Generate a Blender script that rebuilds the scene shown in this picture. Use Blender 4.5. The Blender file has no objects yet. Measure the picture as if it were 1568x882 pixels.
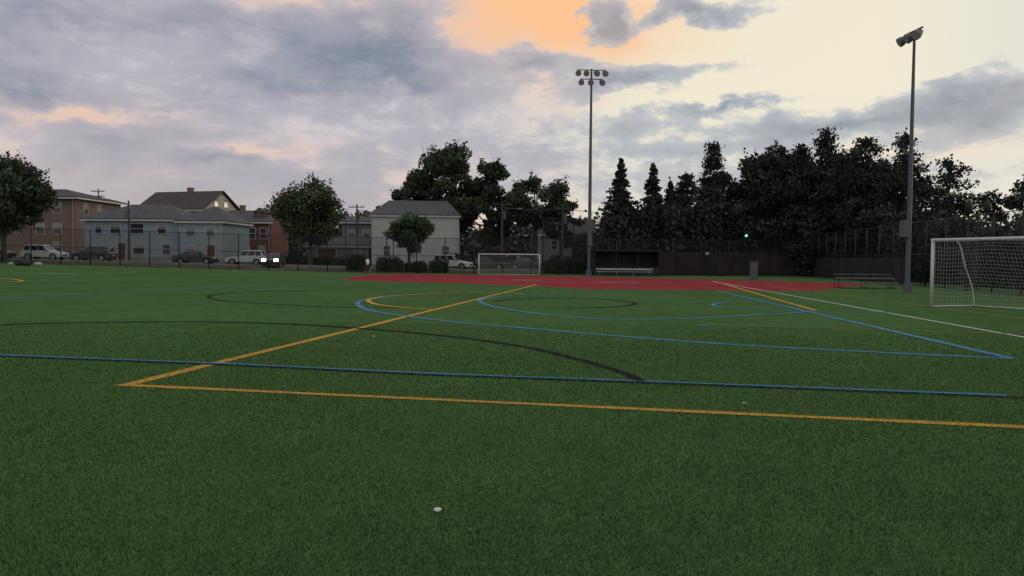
import bpy, math, random, bmesh
import numpy as np
from mathutils import Vector, Matrix
random.seed(7); rng=np.random.default_rng(11)
sc=bpy.context.scene
# ------------------------------------------------------------ camera
cam=bpy.data.cameras.new("camera"); co=bpy.data.objects.new("camera",cam); sc.collection.objects.link(co); sc.camera=co
cam.sensor_width=36; cam.lens=27.55; cam.clip_start=0.05; cam.clip_end=3000
co.matrix_world=Matrix.Translation((0,0,1.7))@Matrix.Rotation(math.radians(90-2.2),4,'X')@Matrix.Rotation(math.radians(0.5),4,'Z')
sc.view_settings.view_transform='Standard'; sc.view_settings.look='None'; sc.view_settings.exposure=0
def lin(c):
    return tuple(((v/255)/12.92 if v/255<=0.04045 else ((v/255+0.055)/1.055)**2.4) for v in c)+(1,)
# ------------------------------------------------------------ world
w=bpy.data.worlds.new("World"); sc.world=w; w.use_nodes=True
nt=w.node_tree; nt.nodes.clear()
try:
    w.cycles.sampling_method='MANUAL'; w.cycles.sample_map_resolution=256
except Exception: pass
def setin(sock,x):
    if isinstance(x,(int,float,tuple)): sock.default_value=x
    else: nt.links.new(x,sock)
def M(op,a,b=None,c=None,clamp=False):
    n=nt.nodes.new('ShaderNodeMath'); n.operation=op; n.use_clamp=clamp
    for i,x in enumerate((a,b,c)):
        if x is not None: setin(n.inputs[i],x)
    return n.outputs[0]
def SS(x,a,b):
    n=nt.nodes.new('ShaderNodeMapRange'); n.interpolation_type='SMOOTHSTEP'
    nt.links.new(x,n.inputs[0]); n.inputs[1].default_value=a; n.inputs[2].default_value=b
    return n.outputs[0]
def MIX(f,a,b,mode='MIX'):
    n=nt.nodes.new('ShaderNodeMix'); n.data_type='RGBA'; n.blend_type=mode
    setin(n.inputs[0],f); setin(n.inputs[6],a); setin(n.inputs[7],b)
    return n.outputs[2]
tc=nt.nodes.new('ShaderNodeTexCoord'); sp=nt.nodes.new('ShaderNodeSeparateXYZ'); nt.links.new(tc.outputs['Generated'],sp.inputs[0])
az=M('MULTIPLY',M('ARCTAN2',sp.outputs[0],sp.outputs[1]),57.2958)
el=M('MULTIPLY',M('ARCSINE',sp.outputs[2]),57.2958)
cb=nt.nodes.new('ShaderNodeCombineXYZ'); nt.links.new(az,cb.inputs[0]); nt.links.new(el,cb.inputs[1])
AE=cb.outputs[0]
def noise(sx,sy,oz,scale,detail,rough=0.55,dist=0.0,col=False):
    mp=nt.nodes.new('ShaderNodeMapping'); nt.links.new(AE,mp.inputs[0]); mp.inputs['Scale'].default_value=(sx,sy,1); mp.inputs['Location'].default_value=(0,0,oz)
    n=nt.nodes.new('ShaderNodeTexNoise'); n.inputs['Scale'].default_value=scale; n.inputs['Detail'].default_value=detail; n.inputs['Roughness'].default_value=rough; n.inputs['Distortion'].default_value=dist
    nt.links.new(mp.outputs[0],n.inputs['Vector']); return n.outputs[1 if col else 0]
wc=noise(1,1.6,3.1,0.16,4,0.6,0,True)
vs=nt.nodes.new('ShaderNodeVectorMath'); vs.operation='SUBTRACT'; nt.links.new(wc,vs.inputs[0]); vs.inputs[1].default_value=(0.5,0.5,0.5)
vm=nt.nodes.new('ShaderNodeVectorMath'); vm.operation='MULTIPLY'; nt.links.new(vs.outputs[0],vm.inputs[0]); vm.inputs[1].default_value=(10,4.5,0)
va=nt.nodes.new('ShaderNodeVectorMath'); va.operation='ADD'; nt.links.new(vm.outputs[0],va.inputs[0]); nt.links.new(AE,va.inputs[1])
AEW=va.outputs[0]
def blob(acc,px,py,sx,sy,amp,rot=0):
    a=math.degrees(math.atan((px-784)/1200)); e=(395-py)/20.9
    mp=nt.nodes.new('ShaderNodeMapping'); mp.vector_type='TEXTURE'; nt.links.new(AEW,mp.inputs[0])
    mp.inputs['Location'].default_value=(a,e,0); mp.inputs['Rotation'].default_value=(0,0,math.radians(rot)); mp.inputs['Scale'].default_value=(sx*1.9/20.9,sy*1.9/20.9,1)
    g=nt.nodes.new('ShaderNodeTexGradient'); g.gradient_type='QUADRATIC_SPHERE'; nt.links.new(mp.outputs[0],g.inputs[0])
    return M('MULTIPLY_ADD',g.outputs[1],amp,acc)
def blobs(acc,l):
    for b in l: acc=blob(acc,*b)
    return acc
n1=noise(1,2.3,0.7,0.075,8,0.60,0.3)
n2=noise(1,2.4,5.7,0.26,6,0.64,0.25)
dens=M('MULTIPLY_ADD',n2,0.45,M('MULTIPLY',n1,0.55))
bias0=M('MULTIPLY_ADD',SS(az,4,-10),0.10,dens)
d=blobs(bias0,[(620,110,140,60,0.20),(420,150,120,36,0.10),(110,80,200,40,0.12),(1330,95,240,65,-0.26),(820,40,120,60,-0.42),
 (430,12,120,28,-0.30),(925,42,36,40,0.60,20),(1045,46,75,15,0.42,3),(965,128,125,20,0.36,5),(1100,172,80,11,0.34,8),(810,112,80,20,0.26),
 (1250,205,330,26,0.26),(1060,235,240,26,0.20),(1500,180,120,20,0.24),(1260,4,140,14,0.34),(1480,262,110,28,-0.06),(100,212,130,10,-0.22),(390,246,60,8,-0.18),(330,262,60,10,0.12),(1100,290,300,30,0.10)])
mask=SS(d,0.49,0.60)
core=SS(d,0.55,0.78)
right=SS(az,-5,12)
lightL=MIX(SS(el,1,13),lin((222,200,190)),lin((202,200,208)))
lightR=MIX(SS(el,1,12),lin((218,218,210)),lin((240,232,208)))
lightR=MIX(SS(az,24,36),lightR,lin((220,220,212)))
light=MIX(right,lightL,lightR)
g0=M('MULTIPLY',az,0.0)
glow=M('MINIMUM',blobs(g0,[(815,30,170,100,1.5),(430,8,190,46,1.2),(90,212,190,24,0.9),(400,246,90,14,0.6),(960,60,110,60,0.5),(120,290,300,50,0.45),(1450,230,130,30,0.25)]),1.0)
gcol=MIX(SS(az,-17,-6),lin((236,196,172)),lin((252,196,146)))
light=MIX(glow,light,gcol)
clL=MIX(core,lin((182,178,188)),lin((120,132,150)))
clR=MIX(core,lin((184,190,195)),lin((140,150,160)))
cl=MIX(right,clL,clR)
cl=MIX(M('MULTIPLY',SS(el,9,1),0.6),cl,lin((190,180,184)))
cl=MIX(M('MULTIPLY',glow,0.28),cl,lin((228,188,162)))
cl=MIX(M('MULTIPLY',SS(n2,0.42,0.64),0.28),cl,lin((204,198,206)))
sky=MIX(mask,light,cl)
sky=MIX(SS(el,-0.5,-4),sky,lin((60,66,60)))
ns=nt.nodes.new('ShaderNodeTexSky'); ns.sky_type='NISHITA'; ns.sun_disc=False; ns.sun_elevation=math.radians(4); ns.sun_rotation=math.radians(55)
nsb=nt.nodes.new('ShaderNodeBackground'); nt.links.new(ns.outputs[0],nsb.inputs[0]); nsb.inputs[1].default_value=0.008
bg=nt.nodes.new('ShaderNodeBackground'); nt.links.new(sky,bg.inputs[0]); bg.inputs[1].default_value=0.99
ad=nt.nodes.new('ShaderNodeAddShader'); nt.links.new(bg.outputs[0],ad.inputs[0]); nt.links.new(nsb.outputs[0],ad.inputs[1])
wo=nt.nodes.new('ShaderNodeOutputWorld'); nt.links.new(ad.outputs[0],wo.inputs[0])
sl=bpy.data.lights.new("sun",'SUN'); sl.energy=0.35; sl.angle=math.radians(12); sl.color=(1,0.82,0.62)
so=bpy.data.objects.new("sun",sl); sc.collection.objects.link(so)
sd=Vector((math.sin(math.radians(55))*math.cos(math.radians(6)),math.cos(math.radians(55))*math.cos(math.radians(6)),math.sin(math.radians(6))))
so.rotation_euler=sd.to_track_quat('Z','Y').to_euler()
# ------------------------------------------------------------ materials
def mat(name,col,rough=0.8,var=0.0,scale=5.0,bump=0.0,metal=0.0,spec=0.3,emit=None,bscale=None,stretch=None):
    m=bpy.data.materials.new(name); m.use_nodes=True; t=m.node_tree; b=t.nodes["Principled BSDF"]
    b.inputs['Base Color'].default_value=tuple(col)+(1,); b.inputs['Roughness'].default_value=rough; b.inputs['Metallic'].default_value=metal
    b.inputs['Specular IOR Level'].default_value=spec
    if var>0 or bump>0:
        c=t.nodes.new('ShaderNodeTexCoord'); n=t.nodes.new('ShaderNodeTexNoise'); n.inputs['Scale'].default_value=scale; n.inputs['Detail'].default_value=5
        src=c.outputs['Object']
        if stretch:
            mp=t.nodes.new('ShaderNodeMapping'); mp.inputs['Scale'].default_value=stretch; t.links.new(src,mp.inputs[0]); src=mp.outputs[0]
        t.links.new(src,n.inputs['Vector'])
        if var>0:
            mx=t.nodes.new('ShaderNodeMix'); mx.data_type='RGBA'
            mx.inputs[6].default_value=tuple(max(0,v*(1-var)) for v in col)+(1,); mx.inputs[7].default_value=tuple(min(1,v*(1+var)) for v in col)+(1,)
            mr=t.nodes.new('ShaderNodeMapRange'); mr.inputs[1].default_value=0.3; mr.inputs[2].default_value=0.7; t.links.new(n.outputs[0],mr.inputs[0]); t.links.new(mr.outputs[0],mx.inputs[0])
            t.links.new(mx.outputs[2],b.inputs['Base Color'])
        if bump>0:
            n2=t.nodes.new('ShaderNodeTexNoise'); n2.inputs['Scale'].default_value=bscale or scale*4; t.links.new(src,n2.inputs['Vector'])
            bp=t.nodes.new('ShaderNodeBump'); bp.inputs['Strength'].default_value=bump; t.links.new(n2.outputs[0],bp.inputs['Height']); t.links.new(bp.outputs[0],b.inputs['Normal'])
    if emit:
        b.inputs['Emission Color'].default_value=tuple(emit[0])+(1,); b.inputs['Emission Strength'].default_value=emit[1]
    return m
def lines_mat(name,col,col2,period,axis='Z',rough=0.8,frac=0.12,var=0.1):
    m=mat(name,col,rough); t=m.node_tree; b=t.nodes["Principled BSDF"]
    c=t.nodes.new('ShaderNodeTexCoord'); s=t.nodes.new('ShaderNodeSeparateXYZ'); t.links.new(c.outputs['Object'],s.inputs[0])
    d=t.nodes.new('ShaderNodeMath'); d.operation='DIVIDE'; t.links.new(s.outputs[axis],d.inputs[0]); d.inputs[1].default_value=period
    f=t.nodes.new('ShaderNodeMath'); f.operation='FRACT'; t.links.new(d.outputs[0],f.inputs[0])
    l=t.nodes.new('ShaderNodeMath'); l.operation='LESS_THAN'; t.links.new(f.outputs[0],l.inputs[0]); l.inputs[1].default_value=frac
    n=t.nodes.new('ShaderNodeTexNoise'); n.inputs['Scale'].default_value=1.3; n.inputs['Detail'].default_value=6; t.links.new(c.outputs['Object'],n.inputs['Vector'])
    v=t.nodes.new('ShaderNodeMix'); v.data_type='RGBA'; v.inputs[6].default_value=tuple(x*(1-var*2) for x in col)+(1,); v.inputs[7].default_value=tuple(min(1,x*(1+var)) for x in col)+(1,); t.links.new(n.outputs[0],v.inputs[0])
    mx=t.nodes.new('ShaderNodeMix'); mx.data_type='RGBA'; t.links.new(l.outputs[0],mx.inputs[0]); t.links.new(v.outputs[2],mx.inputs[6]); mx.inputs[7].default_value=tuple(col2)+(1,)
    t.links.new(mx.outputs[2],b.inputs['Base Color']); return m
def attr_mat(name,rough=0.9):
    m=bpy.data.materials.new(name); m.use_nodes=True; t=m.node_tree; b=t.nodes["Principled BSDF"]
    a=t.nodes.new('ShaderNodeAttribute'); a.attribute_name='Col'
    t.links.new(a.outputs['Color'],b.inputs['Base Color']); b.inputs['Roughness'].default_value=rough; b.inputs['Specular IOR Level'].default_value=0.08
    return m
def brick_mat(name,c1,c2,mort):
    m=mat(name,c1,0.9); t=m.node_tree; b=t.nodes["Principled BSDF"]
    c=t.nodes.new('ShaderNodeTexCoord'); s=t.nodes.new('ShaderNodeSeparateXYZ'); t.links.new(c.outputs['Object'],s.inputs[0])
    a=t.nodes.new('ShaderNodeMath'); a.operation='ADD'; t.links.new(s.outputs[0],a.inputs[0]); t.links.new(s.outputs[1],a.inputs[1])
    k=t.nodes.new('ShaderNodeCombineXYZ'); t.links.new(a.outputs[0],k.inputs[0]); t.links.new(s.outputs[2],k.inputs[1])
    br=t.nodes.new('ShaderNodeTexBrick'); t.links.new(k.outputs[0],br.inputs['Vector']); br.inputs['Scale'].default_value=4
    br.inputs['Color1'].default_value=c1+(1,); br.inputs['Color2'].default_value=c2+(1,); br.inputs['Mortar'].default_value=mort+(1,); br.inputs['Mortar Size'].default_value=0.012
    t.links.new(br.outputs[0],b.inputs['Base Color']); return m
# ------------------------------------------------------------ mesh helpers
def link(o,parent=None):
    sc.collection.objects.link(o)
    if parent: o.parent=parent
    return o
def empty(name,loc=(0,0,0),rz=0):
    e=bpy.data.objects.new(name,None); e.empty_display_size=0.2; e.location=loc; e.rotation_euler=(0,0,rz); sc.collection.objects.link(e); return e
def meshobj(name,verts,faces,mats,parent=None,fm=None,smooth=False):
    me=bpy.data.meshes.new(name); me.from_pydata([tuple(v) for v in verts],[],faces)
    for m in (mats if isinstance(mats,(list,tuple)) else [mats]): me.materials.append(m)
    if fm is not None: me.polygons.foreach_set('material_index',fm)
    if smooth: me.polygons.foreach_set('use_smooth',[True]*len(faces))
    me.update(); return link(bpy.data.objects.new(name,me),parent)
class MB:
    def __init__(s): s.v=[]; s.f=[]; s.m=[]
    def add(s,vs,fs,mi=0):
        o=len(s.v); s.v+= [tuple(x) for x in vs]; s.f+=[tuple(i+o for i in f) for f in fs]; s.m+=[mi]*len(fs)
    def box(s,x0,x1,y0,y1,z0,z1,mi=0,taper=0):
        t=taper
        vs=[(x0,y0,z0),(x1,y0,z0),(x1,y1,z0),(x0,y1,z0),(x0+t,y0+t,z1),(x1-t,y0+t,z1),(x1-t,y1-t,z1),(x0+t,y1-t,z1)]
        s.add(vs,[(0,3,2,1),(4,5,6,7),(0,1,5,4),(1,2,6,5),(2,3,7,6),(3,0,4,7)],mi)
    def tube(s,pts,rads,n=8,mi=0,cap=True):
        pts=[Vector(p) for p in pts]; vs=[]
        for i,p in enumerate(pts):
            d=(pts[min(i+1,len(pts)-1)]-pts[max(i-1,0)]).normalized()
            u=d.cross(Vector((0,0,1)) if abs(d.z)<0.9 else Vector((1,0,0))).normalized(); v=d.cross(u)
            r=rads[i] if isinstance(rads,(list,tuple)) else rads
            for k in range(n):
                a=2*math.pi*k/n; vs.append(p+(u*math.cos(a)+v*math.sin(a))*r)
        fs=[]
        for i in range(len(pts)-1):
            for k in range(n):
                k2=(k+1)%n; fs.append((i*n+k,i*n+k2,(i+1)*n+k2,(i+1)*n+k))
        if cap:
            fs.append(tuple(range(n))[::-1]); fs.append(tuple((len(pts)-1)*n+k for k in range(n)))
        s.add(vs,fs,mi)
    def prism(s,poly,y0,y1,mi=0):
        n=len(poly); vs=[(x,y0,z) for x,z in poly]+[(x,y1,z) for x,z in poly]
        fs=[tuple(range(n)),tuple(range(2*n-1,n-1,-1))]+[(i,i+n,(i+1)%n+n,(i+1)%n) for i in range(n)]
        s.add(vs,fs,mi)
    def make(s,name,mats,parent=None,smooth=False,bevel=0):
        o=meshobj(name,s.v,s.f,mats,parent,s.m,smooth)
        bm=bmesh.new(); bm.from_mesh(o.data); bmesh.ops.recalc_face_normals(bm,faces=bm.faces); bm.to_mesh(o.data); bm.free()
        if bevel:
            b=o.modifiers.new("bevel",'BEVEL'); b.width=bevel; b.segments=2; b.limit_method='ANGLE'
        return o
def npmesh(name,V,F,cols=None,mats=(),fm=None,parent=None):
    me=bpy.data.meshes.new(name); n=len(V); m,k=F.shape
    me.vertices.add(n); me.vertices.foreach_set('co',np.ascontiguousarray(V,dtype=np.float32).ravel())
    me.loops.add(m*k); me.loops.foreach_set('vertex_index',F.astype(np.int32).ravel())
    me.polygons.add(m); me.polygons.foreach_set('loop_start',np.arange(m,dtype=np.int32)*k)
    try: me.polygons.foreach_set('loop_total',np.full(m,k,dtype=np.int32))
    except Exception: pass
    for x in mats: me.materials.append(x)
    if fm is not None: me.polygons.foreach_set('material_index',fm.astype(np.int32))
    if cols is not None:
        a=me.attributes.new('Col','FLOAT_COLOR','POINT'); c=np.ones((n,4),dtype=np.float32); c[:,:3]=cols; a.data.foreach_set('color',c.ravel())
    me.update(calc_edges=True); return link(bpy.data.objects.new(name,me),parent)
# ------------------------------------------------------------ terrain
def ssn(a,b,t):
    t=np.clip((t-a)/(b-a),0,1); return t*t*(3-2*t)
def Z(x,y):
    return ssn(42,82,np.asarray(y,float))*np.clip((-14-np.asarray(x,float))/36,0,1.25)*0.65+ssn(81.5,87,np.asarray(y,float))*0.35
def z1(x,y): return float(Z(x,y))
def sheet(name,xs,ys,off,m):
    X,Y=np.meshgrid(np.array(xs,float),np.array(ys,float)); V=np.stack([X.ravel(),Y.ravel(),(Z(X,Y)+off).ravel()],1)
    nx,ny=len(xs),len(ys); i,j=np.meshgrid(np.arange(nx-1),np.arange(ny-1)); a=(j*nx+i).ravel()
    F=np.stack([a,a+1,a+nx+1,a+nx],1); return npmesh(name,V,F,None,[m])
TURF=(0.086,0.160,0.055)
def turf_material():
    m=mat("artificial_turf",TURF,1.0,spec=0.0); t=m.node_tree; b=t.nodes["Principled BSDF"]
    c=t.nodes.new('ShaderNodeTexCoord')
    def nz(s,d,st=None):
        n=t.nodes.new('ShaderNodeTexNoise'); n.inputs['Scale'].default_value=s; n.inputs['Detail'].default_value=d; n.inputs['Roughness'].default_value=0.65
        if st:
            mp=t.nodes.new('ShaderNodeMapping'); mp.inputs['Scale'].default_value=st; t.links.new(c.outputs['Object'],mp.inputs[0]); t.links.new(mp.outputs[0],n.inputs['Vector'])
        else: t.links.new(c.outputs['Object'],n.inputs['Vector'])
        return n.outputs[0]
    def ramp(x,a,b2,lo,hi):
        n=t.nodes.new('ShaderNodeMapRange'); t.links.new(x,n.inputs[0]); n.inputs[1].default_value=a; n.inputs[2].default_value=b2; n.inputs[3].default_value=lo; n.inputs[4].default_value=hi; return n.outputs[0]
    def mul(a,b2):
        n=t.nodes.new('ShaderNodeMath'); n.operation='MULTIPLY'; t.links.new(a,n.inputs[0]); t.links.new(b2,n.inputs[1]); return n.outputs[0]
    f=mul(mul(ramp(nz(55,3),0.3,0.7,0.45,1.45),ramp(nz(0.16,4),0.3,0.7,0.86,1.10)),ramp(nz(2.2,5,(1,0.5,1)),0.3,0.7,0.82,1.15))
    v=t.nodes.new('ShaderNodeVectorMath'); v.operation='SCALE'; v.inputs[0].default_value=TURF; t.links.new(f,v.inputs['Scale'])
    t.links.new(v.outputs[0],b.inputs['Base Color'])
    bp=t.nodes.new('ShaderNodeBump'); bp.inputs['Strength'].default_value=0.5; bp.inputs['Distance'].default_value=0.02; t.links.new(nz(90,2),bp.inputs['Height']); t.links.new(bp.outputs[0],b.inputs['Normal'])
    return m
M_turf=turf_material()
M_soil=mat("rough_ground",(0.05,0.06,0.03),0.95,0.4,0.3,0.3)
M_asph=mat("asphalt",(0.055,0.055,0.06),0.85,0.25,0.8,0.2)
M_conc=mat("concrete",(0.24,0.235,0.225),0.85,0.15,1.0,0.1)
M_mulch=mat("brick_dust_strip",(0.12,0.062,0.050),0.95,0.3,2.0,0.3)
sheet("ground",list(range(-900,-100,100))+list(np.arange(-100,101,4.0))+list(range(200,901,100)),list(range(-300,-20,70))+list(np.arange(-20,80,4.0))+list(np.arange(80,90,1.0))+[92,100,120,160,250,400,700,1200,1600],-0.06,M_soil)
sheet("sports_field_turf",list(np.arange(-76,32.1,1.0)),list(np.arange(-16,81.6,0.75)),0.0,M_turf)
sheet("street",list(np.arange(-130,60,5.0)),[86.2,86.6,87,90,93.5],-0.02,M_asph)
for nm,ya,yb,h,mm in (("kerb",86.0,86.18,0.10,M_conc),("kerb",93.5,93.68,0.10,M_conc),("sidewalk",93.68,95.4,0.085,M_conc),("mulch_strip",81.55,83.2,0.03,M_mulch)):
    xs=np.arange(-130,61 if nm!="mulch_strip" else -8,5.0 if nm!="mulch_strip" else 2.0); b=MB(); vs=[]
    for x in xs:
        za,zb=z1(x,ya)+h,z1(x,yb)+h
        vs+=[(x,ya,za-0.3),(x,ya,za),(x,yb,zb),(x,yb,zb-0.3)]
    fs=[]
    for i in range(len(xs)-1):
        o=i*4
        for k in range(3): fs.append((o+k,o+k+1,o+k+5,o+k+4))
    b.add(vs,fs); b.make(nm,[mm])
M_track=mat("red_running_track",(0.27,0.026,0.032),0.95,0.18,0.5,0.1,spec=0.1)
tp=[(-13,59.5),(-13.2,70),(-11,77.5),(2.8,75),(12.2,70),(20.7,64.5),(26,57),(16.5,43.4),(4.2,43.4),(1.4,47.8),(-3.6,51.4),(-11.2,55)]
meshobj("running_track",[(x,y,0.004) for x,y in tp],[tuple(range(len(tp)))],M_track)
# ------------------------------------------------------------ painted lines
def catmull(P,n=8):
    P=[np.array(p,float) for p in P]; out=[]
    for i in range(len(P)-1):
        p0=P[max(i-1,0)];p1=P[i];p2=P[i+1];p3=P[min(i+2,len(P)-1)]
        for k in range(n):
            t=k/n; out.append(0.5*((2*p1)+(-p0+p2)*t+(2*p0-5*p1+4*p2-p3)*t*t+(-p0+3*p1-3*p2+p3)*t**3))
    out.append(P[-1]); return np.array(out)
def straight(P,step=1.0):
    out=[]
    for a,b in zip(P[:-1],P[1:]):
        a=np.array(a,float);b=np.array(b,float);n=max(1,int(np.linalg.norm(b-a)/step))
        for k in range(n): out.append(a+(b-a)*k/n)
    out.append(np.array(P[-1],float)); return np.array(out)
YEL=(0.52,0.32,0.07); BLU=(0.085,0.23,0.37); BLK=(0.016,0.022,0.020); WHT=(0.54,0.56,0.53); YD=(0.30,0.22,0.05)
C=catmull; S=straight
LN=[
("yellow_line",S([(-5.0,10.1),(1.6,50.1)]),0.18,YEL),
("yellow_line",S([(-5.1,10.13),(5.3,8.0),(7.9,7.46)]),0.14,YEL),
("black_line",S([(-12.5,13.70),(-8.5,12.88),(-4.5,12.08),(-1.0,11.18),(1.8,10.68),(6.3,9.78),(6.9,9.3)]),0.12,BLK),
("blue_line",S([(-12.5,13.83),(-8.5,13.01),(-4.5,12.21),(-1.0,11.31),(1.8,10.81),(6.3,9.91)]),0.10,BLU),
("black_line",C([(1.8,10.8),(1.6,11.8),(0.9,13.6),(0.1,15.1),(-1.2,16.6),(-2.8,17.9),(-5.4,19.4),(-8.1,19.9),(-11.0,19.2),(-12.1,18.5)]),0.15,BLK),
("black_line",C([(-3.5,26.0),(-6.2,26.3),(-8.9,27.8),(-10.7,29.2),(-12.1,31.3),(-12.9,34.0),(-12.4,36.7),(-9.0,38.1)]),0.16,BLK),
("blue_line",S([(-19.1,29.2),(-16.9,38.0),(-11.7,53.2)]),0.22,BLU),
("blue_line",C([(-4.5,33.2),(-5.4,32.0),(-5.75,30.0),(-5.5,27.9),(-4.7,25.2),(-3.5,23.0),(-1.4,20.4),(0.3,18.9),(3.0,16.6),(5.2,15.2),(8.8,13.7)]),0.20,BLU),
("blue_line",S([(8.8,13.7),(11.1,42.2)]),0.18,BLU),
("yellow_line",C([(.5,37.2),(-2.6,37.3),(-5.0,34.3),(-5.6,32.2),(-5.6,30.5),(-4.9,28),(-3.8,26.3),(-2.5,25.2)]),0.20,YEL),
("blue_line",C([(2.1,38.2),(-.1,35.2),(-1.2,31.9),(-1.1,29.4),(-.5,26.8),(.7,24.1),(1.8,22.7),(2.7,22),(5.0,22.5),(9.8,25.8)]),0.20,BLU),
("blue_line",C([(11.0,32.6),(8.6,31.3),(7.55,29.4),(7.6,27.9),(9.0,26.1),(11,26.2),(12.4,25.8)]),0.18,BLU),
("black_line",C([(-.6,30.4),(-.1,31.9),(1.8,33.2),(4,32.5),(4.7,30.7),(4.5,29),(3.3,27.3),(1.7,26.7)]),0.16,BLK),
("yellow_line",S([(15.9,61.3),(11.4,33.7),(10.3,26.5)]),0.18,YEL),
("yellow_line",S([(5.1,20.3),(9.8,19),(14,17.9)]),0.06,YD),
("yellow_line",S([(16.9,52),(15.4,22)]),0.12,YD),
("white_line",S([(15.6,61.3),(11.6,17.7),(11.3,14.5)]),0.12,WHT),
("white_line",S([(-36.8,61),(-33.8,61)]),0.25,WHT),
("yellow_line",C([(-31,45),(-29.7,47),(-31.2,49.5),(-34.5,52),(-38,52.5)]),0.25,YEL),
("blue_line",S([(4.75,19.9),(5.0,19.9)]),0.25,BLU),
("white_line",S([(-6,64.0),(24,60.0)]),0.10,WHT),("white_line",S([(-3,57.0),(22,54.0)]),0.10,WHT),("black_line",S([(14,47.0),(12,60.0)]),0.15,BLK),
("white_line",S([(6,56.0),(9,55.7)]),0.4,WHT),("white_line",S([(0,60.0),(2.5,60)]),0.4,WHT),
]
mcache={}
def line_mat(c):
    if c not in mcache:
        mcache[c]=mat("line_fibre_%d"%len(mcache),c,0.95,0.35,60,0.3,spec=0.05)
    return mcache[c]
for k,(nm,P,wd,c) in enumerate(LN):
    T=np.gradient(P,axis=0); T/=np.linalg.norm(T,axis=1)[:,None]+1e-9; N=np.stack([-T[:,1],T[:,0]],1)
    ww=wd/2*(1+0.12*rng.standard_normal(len(P)))[:,None]
    A=P+N*ww; B=P-N*ww; off=0.008+0.0015*(k%5)
    V=np.concatenate([np.c_[A,Z(A[:,0],A[:,1])+off],np.c_[B,Z(B[:,0],B[:,1])+off]]); n=len(P); i=np.arange(n-1)
    npmesh(nm,V,np.stack([i,i+1,n+i+1,n+i],1),None,[line_mat(c)])
# ------------------------------------------------------------ real turf fibres near the viewer
def turf_fibres():
    N=520000; y0,y1=3.2,20.0
    u=rng.random(N*2)
    y=y0*(y1/y0)**u; half=0.9*y+1.5; x=(rng.random(N*2)*2-1)*half
    keep=rng.random(N*2)<(half/y)/(0.9+1.5/y0); x=x[keep][:N]; y=y[keep][:N]; N=len(x)
    fade=np.clip((y1-y)/7,0,1)
    h=(0.020+0.014*rng.random(N))*(0.3+0.7*fade); wd=0.0029*(y/4)**0.85*(0.7+0.6*rng.random(N))
    a=rng.random(N)*2*np.pi; lean=(rng.random((N,2))-0.5)*0.032+np.array([0.004,-0.004])
    base=np.stack([x,y],1); t=np.stack([np.cos(a),np.sin(a)],1)*wd[:,None]
    V=np.zeros((N,3,3)); V[:,0,:2]=base-t; V[:,1,:2]=base+t; V[:,2,:2]=base+lean; V[:,2,2]=h
    col=np.array(TURF)[None]*1.55*(0.62+0.76*rng.random(N))[:,None]
    ys=rng.random(N)<0.08; col[ys]*=np.array([1.45,1.2,1.1])
    patch=0.9+0.2*(0.5+0.5*np.sin(x*1.3+np.sin(y*0.9)*2)*np.sin(y*1.7+x*0.4)); col*=patch[:,None]
    for nm,P,wl,c in LN:
        if P[:,1].min()>20.5: continue
        best=np.full(N,9.0)
        for p,q in zip(P[:-1],P[1:]):
            if min(p[1],q[1])>20.5: continue
            d=q-p; L=(d@d)+1e-9; tt=np.clip(((base-p)@d)/L,0,1); dd=np.linalg.norm(base-(p+tt[:,None]*d),axis=1); best=np.minimum(best,dd)
        s=best<wl/2*(0.92+0.16*rng.random(N)); col[s]=np.array(c)[None]*(0.75+0.7*rng.random(s.sum()))[:,None]
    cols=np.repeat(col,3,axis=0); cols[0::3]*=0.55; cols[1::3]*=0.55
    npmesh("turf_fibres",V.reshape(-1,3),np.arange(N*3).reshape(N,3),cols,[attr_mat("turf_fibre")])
turf_fibres()
# ------------------------------------------------------------ foliage
M_leaf=attr_mat("leaves"); M_bark=mat("bark",(0.07,0.060,0.052),0.95,0.4,3,0.6,stretch=(1,1,0.2))
def leaf_quads(C0,size,col):
    n=len(C0); d=rng.standard_normal((n,3)); d/=np.linalg.norm(d,axis=1)[:,None]
    r=rng.standard_normal((n,3)); u=np.cross(d,r); u/=np.linalg.norm(u,axis=1)[:,None]; v=np.cross(d,u)
    s=(size*(0.55+0.9*rng.random(n)))[:,None]
    V=np.stack([C0-u*s*0.5,C0+v*s*0.36,C0+u*s*0.5+d*s*0.1,C0-v*s*0.36],1).reshape(-1,3)
    return V,np.repeat(col,4,axis=0)
def assemble(name,woodMB,leafV,leafC):
    n=len(leafV)//4; F=np.arange(n*4).reshape(n,4)
    o=npmesh(name+"_t",leafV,F,leafC,[M_leaf,M_bark])
    if woodMB and woodMB.v:
        me=bpy.data.meshes.new("w"); me.from_pydata(woodMB.v,[],woodMB.f); me.materials.append(M_leaf); me.materials.append(M_bark)
        me.polygons.foreach_set('material_index',[1]*len(woodMB.f)); me.attributes.new('Col','FLOAT_COLOR','POINT'); me.update()
        bm=bmesh.new(); bm.from_mesh(o.data); bm.from_mesh(me)
        bm.to_mesh(o.data); bm.free(); bpy.data.meshes.remove(me)
    o.name=name; return o
def ground_z(x,y): return z1(x,y)-0.05
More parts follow.
